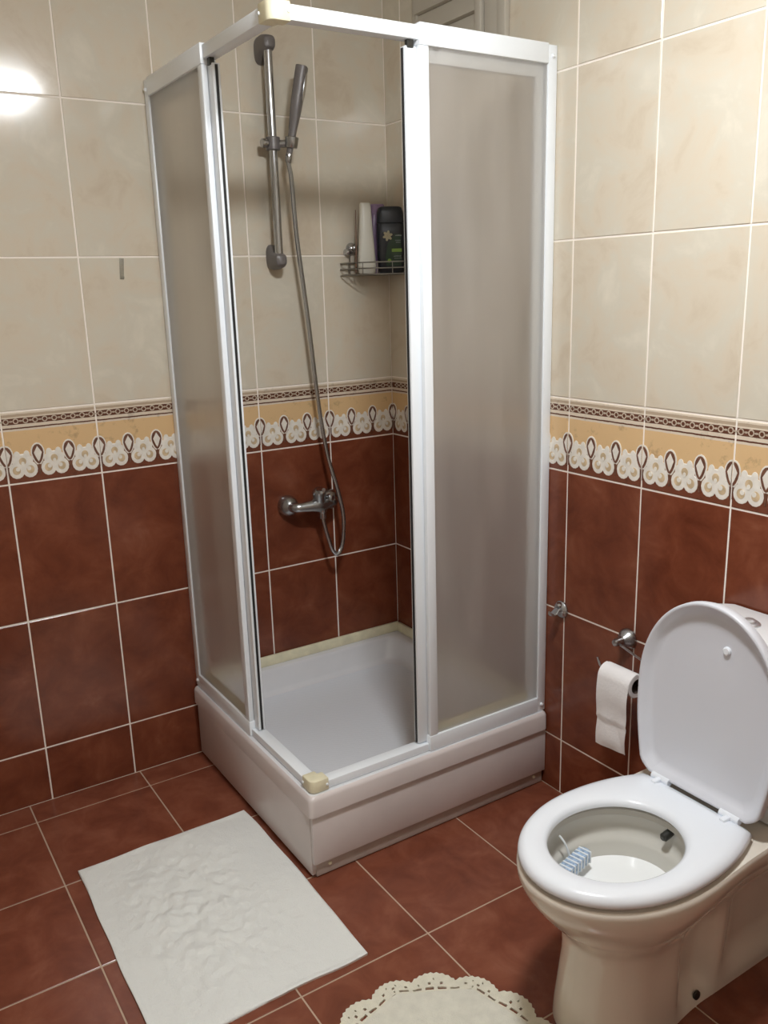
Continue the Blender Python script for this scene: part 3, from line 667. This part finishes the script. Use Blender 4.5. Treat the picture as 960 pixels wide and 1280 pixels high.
mb.loft([rings[-1]]+rings_in[:1], False, False)
mb.build('bowl', 'porcelain', toi, smooth=55)
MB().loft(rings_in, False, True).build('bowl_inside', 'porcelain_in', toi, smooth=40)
MB().loft([inner(HC+0.005, 0.1275, 0.1075, 0.289)], False, True).build('water', 'water', toi)
for sy in (-1, 1):
    MB().lathe((-0.318-OX, sy*0.081, 0.020), (0, sy, 0.1), [(0, 0.010), (0.004, 0.0095), (0.006, 0.006)], 14).build('fixing_bolt', 'dark_metal', toi)
# seat ring
def seat_hw(x):
    xf, xc, W = -0.690, -0.452, 0.175
    if x < xc: return W*math.sqrt(max(0, 1-abs((x-xc)/(xc-xf))**2.1))
    return W*(1-0.25*((x-xc)/0.205)**2.2)
def seat_out(scale=1.0, zz=0):
    P = []; N = nn//2-1; xb = -0.250
    for sgn in (1, -1):
        Q = []
        for k in range(N+1):
            th = PI*k/N  # ray from the hole centre
            dx, dy = -math.cos(th), math.sin(th)
            lo_, hi_ = 0.0, 0.5
            for _ in range(30):
                md = (lo_+hi_)/2; x = HC+dx*md; y = dy*md
                ok = (-0.690 < x < xb) and y <= seat_hw(x)
                if ok: lo_ = md
                else: hi_ = md
            Q.append((dx*lo_, sgn*dy*lo_+sgn*1e-5))
        P += Q if sgn > 0 else Q[::-1]
    return P
SO = seat_out(); SI = [(p[0]*1, p[1]) for p in [(q[0]+OX-HC, q[1]) for q in inner(HC, 0.140, 0.118, 0)]]
def seat_ring(t, z, grow=0):
    P = []
    for (ix, iy), (ox, oy) in zip(SI, SO):
        x, y = ix+(ox-ix)*t, iy+(oy-iy)*t
        P.append((HC-OX+x, y, z))
    return P
prof = [(0.0, 0.398), (0.0, 0.404), (0.05, 0.4105), (0.16, 0.4145), (0.45, 0.4165), (0.72, 0.4160), (0.88, 0.4125), (0.97, 0.4060), (1.0, 0.3985), (0.97, 0.3935), (0.85, 0.392), (0.1, 0.394), (0.0, 0.398)]
MB().loft([seat_ring(t, z) for t, z in prof], False, False).build('seat', 'seat', toi, smooth=60)
# raised lid: dished slab, leaning back a little on the cistern
lid_p = bpy.data.objects.new('lid_pivot', None)
bpy.data.objects.remove(lid_p)
LX, LZ, LL, tilt = -0.252, 0.418, 0.415, math.radians(2.5)
def lid_hw(v):     # v 0..LL from the hinge up
    if v < 0.205: return (0.141+(0.166-0.141)*math.sin(PI/2*min(1, v/0.185)))*(1-0.16*(1-min(1, v/0.028))**2.2)
    return 0.166*math.sqrt(max(0, 1-((v-0.205)/(LL-0.205))**2.1))
def lid_ring(ins, d, n=44):
    """outline inset by ins at depth d in front of the hinge plane (towards -x)"""
    P = []
    c = 0.20
    vs = [LL*(0.5-0.5*math.cos(PI*k/n)) for k in range(n+1)]
    pts = [(lid_hw(v), v) for v in vs] + [(-lid_hw(v), v) for v in vs[::-1][1:]]
    for y, v in pts:
        sc = 1-ins/0.17; sv = 1-ins/0.205
        y2, v2 = y*sc, c+(v-c)*sv
        P.append((LX-OX-d+0+math.sin(tilt)*v2, y2, LZ+v2*math.cos(tilt)))
    return P
MB().loft([lid_ring(0.012, -0.022), lid_ring(0.003, -0.018), lid_ring(0.0, -0.008), lid_ring(0.0, 0.004), lid_ring(0.0015, 0.006), lid_ring(0.005, 0.0065), lid_ring(0.008, 0.005), lid_ring(0.016, -0.005), lid_ring(0.023, -0.0105), lid_ring(0.032, -0.0125), lid_ring(0.09, -0.013)], True, True).build('lid', 'lid', toi, smooth=50)
for v, y in ((0.325, -0.03),):
    MB().lathe((LX-OX+0.0130+math.sin(tilt)*v, y, LZ+v*math.cos(tilt)), (-1, 0, 0.04), [(0, 0.0085), (0.004, 0.0085), (0.006, 0.006)], 16).build('lid_bumper', 'seat', toi)
for y in (0.085, -0.085):
    hg = MB().tube([(LX-OX-0.004, y-0.022, 0.4165), (LX-OX-0.004, y+0.022, 0.4165)], 0.0085, 12).build('hinge', 'seat', toi)
    MB().box(LX-OX-0.032, LX-OX-0.006, y-0.006, y+0.006, 0.412, 0.421).build('hinge_tab', 'seat', hg, bevel=0.002)
    MB().lathe((LX-OX+0.004, y, 0.3855), (0, 0, 1), [(0, 0.010), (0.022, 0.010)], 14).build('hinge_post', 'dull_chrome', hg)
# cistern
def tank_ring(ins, z, d=0.0, n=10):
    return rrect(-0.198-OX+ins, -0.008-OX, -0.166+ins, 0.166-ins, max(0.006, 0.045-ins), z, n)
MB().loft([tank_ring(0.03, 0.387), tank_ring(0.012, 0.391), tank_ring(0.006, 0.41), tank_ring(0.0, 0.55), tank_ring(-0.002, 0.705)], True, True).build('cistern', 'tank_white', toi, smooth=50)
MB().loft([tank_ring(-0.004, 0.7055), tank_ring(-0.008, 0.710), tank_ring(-0.008, 0.726), tank_ring(-0.002, 0.738), tank_ring(0.015, 0.744), tank_ring(0.05, 0.749)], True, True).build('cistern_lid', 'tank_white', toi, smooth=50)
fb = MB().lathe((-0.085-OX, 0.020, 0.7485), (0, 0, 1), [(0, 0.022), (0.003, 0.022), (0.006, 0.019), (0.0068, 0.015)], 28).build('flush_button', 'button', toi)
MB().lathe((-0.085-OX, 0.020, 0.7554), (0, 0, 1), [(0, 0.0145), (0.003, 0.0135), (0.006, 0.009), (0.0075, 0.002)], 20).build('button_cap', 'button', fb)
MB().lathe((-0.110-OX, 0.010, 0.7485), (0, 0, 1), [(0, 0.014), (0.004, 0.013), (0.007, 0.008), (0.008, 0.002)], 20).build('flush_button', 'button', toi)
# cleansing nozzle at the back of the bowl
nz = MB().lathe((-0.318-OX, -0.005, 0.368), (-1, 0.05, -0.25), [(0, 0.007), (0.02, 0.009), (0.034, 0.009), (0.038, 0.005)], 14).build('nozzle', 'dark_metal', toi)
# rim freshener cage
fr = thing('rim_freshener', 'blue and white freshener cage hung inside the front of the toilet bowl', 'freshener', (-0.524, TY+0.077, 0.318))
fr.rotation_euler = (0, 0, math.radians(14))
MB().loft([[(x*1.0, y*1.0, z) for x, y, z in rrect(-0.056, 0.056, -0.012, 0.012, 0.011, z0_, 5)] for z0_ in (-0.010, 0.012)]).build('freshener_block', 'cage', fr, bevel=0.004)
M['bluegel'] = simple('blue_gel', (0.30, 0.40, 0.55), 0.4, var=0.5, vscale=160)
for k in range(9):
    MB().box(-0.051+0.012*k, -0.047+0.012*k, -0.0155, 0.0135, -0.012, 0.0145).build('cage_bar', 'cage', fr, bevel=0.001)
MB().loft([[(x, y, z) for x, y, z in rrect(-0.053, 0.053, -0.0145, 0.0125, 0.011, z0_, 5)] for z0_ in (-0.008, 0.0135)]).build('gel', 'bluegel', fr)
MB().tube(spline([(0.012, 0.010, 0.0), (0.010, 0.016, 0.022), (0.008, 0.024, 0.040), (0.008, 0.036, 0.050)], 5), 0.0022, 6).build('hanger', 'cage', fr)

# ------------------------------------------------------------------ paper holder and roll
ph = thing('paper_holder', 'chrome wall rose with bent wire arm carrying the toilet roll', 'paper holder', (0, -1.078, 0.565))
MB().lathe((-0.0025, 0, 0), (-1, 0, 0), [(0, 0.028), (0.006, 0.028), (0.016, 0.022), (0.024, 0.013), (0.030, 0.0105), (0.046, 0.0105), (0.052, 0.008), (0.054, 0.002)], 26).build('wall_rose', 'dull_chrome', ph)
AX, AZ = -0.072, 0.492-0.565
MB().tube(spline([(-0.040, 0.0, -0.004), (-0.044, -0.045, -0.012), (-0.05, -0.10, -0.022), (-0.058, -0.132, -0.040), (-0.068, -0.138, -0.062), (AX, -0.124, AZ), (AX, -0.09, AZ), (AX, -0.03, AZ), (AX, 0.012, AZ), (AX-0.002, 0.026, AZ+0.010), (AX-0.004, 0.034, AZ+0.030)], 6), 0.0032, 8).build('wire_arm', 'chrome', ph)
rl = thing('toilet_roll', 'nearly used up white toilet roll with a long hanging sheet', 'toilet roll', (AX, -1.122, 0.487))
n = 36; Rr, Ri, hl_ = 0.030, 0.019, 0.050
rings = []
for y, r in ((hl_, Ri), (hl_, Rr-0.001), (hl_-0.001, Rr), (-hl_+0.001, Rr), (-hl_, Rr-0.001), (-hl_, Ri)):
    rings.append([(r*math.cos(2*PI*k/n), y, r*math.sin(2*PI*k/n)) for k in range(n)])
MB().loft(rings, False, False).build('paper_wrap', 'paper', rl)
MB().loft([[(r*math.cos(2*PI*k/n), y, r*math.sin(2*PI*k/n)) for k in range(n)] for y, r in ((hl_, Ri), (-hl_, Ri), (-hl_, Ri-0.0012), (hl_, Ri-0.0012), (hl_, Ri))], False, False).build('core', 'cardboard', rl)
# hanging sheet: over the front, down, with soft creases
prof = []
for k in range(9):
    a = PI/2+(PI/2)*k/8; prof.append(((Rr+0.0012)*math.cos(a), (Rr+0.0012)*math.sin(a)))
for k in range(1, 22): prof.append((-(Rr+0.0012)-0.002*math.sin(k*0.45)+0.0006*k*(k > 12)*0.6, -0.0088*k))
NY = 15; fr_, bk = [], []
vs = []; fs = []
for layer in (0, 1):
    for i, (px, pz) in enumerate(prof):
        for j in range(NY):
            y = hl_-2*hl_*j/(NY-1)
            t = max(0, i-8)/21
            dx = t*0.006*noise.noise((y*22, pz*18, 1.7))+t*0.004*math.sin(y*30+1)
            nx, nz = (px/Rr, pz/Rr) if i < 9 else (-1, 0)
            off = 0.0007*layer
            vs.append((px-abs(dx)+nx*off*1.0, y*(1-0.04*t)+0.004*t, pz-t*0.010*(0.5-j/(NY-1))*0.6+nz*off))
L = len(prof)*NY
for i in range(len(prof)-1):
    for j in range(NY-1):
        q = (i*NY+j, i*NY+j+1, (i+1)*NY+j+1, (i+1)*NY+j); fs.append(q); fs.append(tuple(v+L for v in q[::-1]))
mb = MB(); mb.add(vs, fs)
for i in range(len(prof)-1):
    for j in (0, NY-1): mb.f.append((i*NY+j, (i+1)*NY+j, (i+1)*NY+j+L, i*NY+j+L)); mb.mi.append(0)
for j in range(NY-1):
    for i in (0, len(prof)-1): mb.f.append((i*NY+j, i*NY+j+1, i*NY+j+1+L, i*NY+j+L)); mb.mi.append(0)
mb.build('hanging_sheet', 'paper', rl, smooth=60)

# ------------------------------------------------------------------ robe hook
rh = thing('robe_hook', 'small chrome robe hook on the red tiles right of the shower', 'hook', (0, -0.838, 0.572))
MB().lathe((-0.0025, 0, 0), (-1, 0, 0), [(0, 0.024), (0.005, 0.024), (0.010, 0.020), (0.014, 0.010)], 24).build('wall_rose', 'dull_chrome', rh)
mb = MB(); rings = []   # leaf-shaped arm: narrow neck, broad flattened tip turned up
for x, z, wy, wz in ((-0.010, 0.002, 0.009, 0.009), (-0.016, 0.003, 0.0095, 0.008), (-0.024, 0.000, 0.011, 0.006), (-0.032, -0.006, 0.012, 0.0045), (-0.040, -0.009, 0.011, 0.004), (-0.046, -0.006, 0.009, 0.004), (-0.049, 0.001, 0.005, 0.003)):
    rings.append([(x+wz*math.sin(2*PI*k/14)*0.35, wy*math.cos(2*PI*k/14), z+wz*math.sin(2*PI*k/14)) for k in range(14)])
mb.loft(rings).build('hook_arm', 'chrome', rh)
MB().lathe((-0.012, 0, 0.010), (-0.2, 0, 1), [(0, 0.009), (0.006, 0.0105), (0.011, 0.007), (0.012, 0.001)], 14).build('hook_tip', 'chrome', rh)

# clear adhesive hook on the left part of the back wall
ah = thing('adhesive_hook', 'small clear adhesive strip stuck on the cream tiles left of the shower', 'adhesive strip', (-0.886, -0.0025, 1.523))
MB().box(-0.006, 0.006, -0.0012, 0, -0.028, 0.028).build('strip', 'film', ah, rot=(0, 0.08, 0), bevel=0.0005)
MB().box(-0.004, 0.004, -0.006, -0.0012, -0.026, -0.020).build('peg', 'film', ah, bevel=0.001)

# ------------------------------------------------------------------ towel mat
mx0, mx1, my0, my1 = -1.275, -0.807, -1.070, -0.396
cx_, cy_ = (mx0+mx1)/2, (my0+my1)/2
NX_, NY_ = 110, 150
vs = []; fs = []
def edge_warp(u, v):
    x = mx0+(mx1-mx0)*u; y = my0+(my1-my0)*v
    x += 0.006*noise.noise((v*4, 3.1, u*2)); y += 0.005*noise.noise((u*4, 8.2, v*2))
    x += -0.010*(1-v)*(1-u)**3; y += -0.008*(1-v)*u**4*0.3
    # gentle bow of the long right side
    x += 0.006*math.sin(PI*v)*u
    return x-cx_, y-cy_
def towel_h(u, v):
    d = min(u, 1-u)*(mx1-mx0); e_ = min(v, 1-v)*(my1-my0); ed = smooth(0, 0.02, min(d, e_))
    x, y = u*0.47, v*0.67
    h_ = 0.0055
    c = math.exp(-((u-0.45)/0.32)**4-((v-0.52)/0.40)**4)
    def ridge(px, py, s): 
        return 1-abs(noise.noise((px, py, s)))*2
    h_ += 0.0050*c*max(0, ridge(x*15+0.6*noise.noise((x*8, y*8, 2)), y*12, 4.0)-0.35)*ed
    h_ += 0.0045*c*max(0, ridge(x*30, y*22, 9.0)-0.3)*ed
    h_ += 0.0040*(0.35+c)*noise.noise((x*46, y*40, 5.5))*ed
    h_ += 0.006*noise.noise((x*6, y*6, 1.5))*ed
    h_ += 0.0016*math.exp(-((min(d, e_)-0.006)/0.004)**2)
    return max(0.003, h_)
for j in range(NY_+1):
    for i in range(NX_+1):
        u, v = i/NX_, j/NY_; x, y = edge_warp(u, v); vs.append((x, y, towel_h(u, v)))
for j in range(NY_):
    for i in range(NX_): a = j*(NX_+1)+i; fs.append((a, a+1, a+NX_+2, a+NX_+1))
mb = MB(); mb.add(vs, fs)
bnd = [i for i in range(NX_+1)] + [j*(NX_+1)+NX_ for j in range(1, NY_+1)] + [NY_*(NX_+1)+i for i in range(NX_-1, -1, -1)] + [j*(NX_+1) for j in range(NY_-1, 0, -1)]
b0 = len(mb.v); mb.v += [(mb.v[i][0]*0.998, mb.v[i][1]*0.998, 0.0) for i in bnd]
for k in range(len(bnd)):
    q = (k+1) % len(bnd); mb.f.append((bnd[k], b0+k, b0+q, bnd[q])); mb.mi.append(0)
tw = mb.build('bath_mat', 'towel', smooth=80, loc=(cx_, cy_, 0.0013))
tag(tw, 'wrinkled white towelling bath mat lying on the floor before the shower', 'bath mat')

# ------------------------------------------------------------------ crochet rug
rug = thing('crochet_rug', 'round cream crocheted rug with scalloped lace edge on the floor', 'rug', (-0.846, -1.415, 0.0013))
NT = 480
def octr(th):
    a = (th-math.radians(38)) % (PI/4) - PI/8
    return 0.2025/math.cos(a)*0.985
def scal(th):
    a = ((th-math.radians(24)) % math.radians(24))/math.radians(24)
    r = 0.228+0.020*math.sin(PI*a)**0.75
    return r+0.0018*math.sin(th*NT/4.0)
tt = [0, 0.10, 0.24, 0.38, 0.52, 0.62, 0.72, 0.86, 1.0]
def rad(th, t): return octr(th)*0.985+(scal(th)-octr(th)*0.985)*t
mb = MB(); ring_r = [lambda th: 0.001] + [(lambda th, q=q: octr(th)*0.985*q) for q in (0.3, 0.6, 0.85, 0.96)]
vs = []; fs = []
allr = [(lambda th, t=t: rad(th, t)) for t in tt]
# solid knitted middle
core = MB(); nq = 96; rings = []
for q, z in ((1.0, 0.0), (1.0, 0.0044), (0.97, 0.0052), (0.85, 0.006), (0.6, 0.006), (0.3, 0.0058), (0.02, 0.006)):
    rings.append([(octr(2*PI*k/nq)*0.985*q*math.cos(2*PI*k/nq), octr(2*PI*k/nq)*0.985*q*math.sin(2*PI*k/nq), z+(0.0008*noise.noise((q*9, k*0.5, 1)) if z > 0.005 else 0)) for k in range(nq)])
core.loft(rings, False, True).build('knitted_middle', 'knit', rug, smooth=60)
lace = MB(); nr = len(tt)
grid = {}
def vid(i, k, lay):
    key = (i, k % NT, lay)
    if key not in grid:
        th = 2*PI*(k % NT)/NT; r = rad(th, tt[i]); wob = 0.0006*noise.noise((r*60, th*20, 3))
        z = (0.0045 if lay else 0.0002)+wob*lay
        grid[key] = len(lace.v); lace.v.append((r*math.cos(th), r*math.sin(th), z))
    return grid[key]
keep = {}
for k in range(NT):
    th = 2*PI*(k+0.5)/NT; a = ((th-math.radians(24)) % math.radians(24))/math.radians(24)
    for i in range(nr-1):
        hole = False
        if i == 1 and (k % 10) < 7 and ((k-51) % 60) > 5: hole = True                 # dashes
        if i == 3 and 0.12 < a < 0.88 and (k % 9) in (1, 2): hole = True
        if i == 5 and 0.3 < a < 0.7 and (k % 7) in (2,): hole = True
        keep[(i, k)] = not hole
for (i, k), kp in keep.items():
    if not kp: continue
    lace.f.append((vid(i, k, 1), vid(i, k+1, 1), vid(i+1, k+1, 1), vid(i+1, k, 1))); lace.mi.append(0)
    for (i2, k2, e0, e1) in ((i-1, k, (i, k), (i, k+1)), (i+1, k, (i+1, k+1), (i+1, k)), (i, (k-1) % NT, (i+1, k), (i, k)), (i, (k+1) % NT, (i, k+1), (i+1, k+1))):
        if not keep.get((i2, k2), False):
            lace.f.append((vid(*e0, 1), vid(*e0, 0), vid(*e1, 0), vid(*e1, 1))); lace.mi.append(0)
lace.build('lace_border', 'lace', rug, smooth=60)
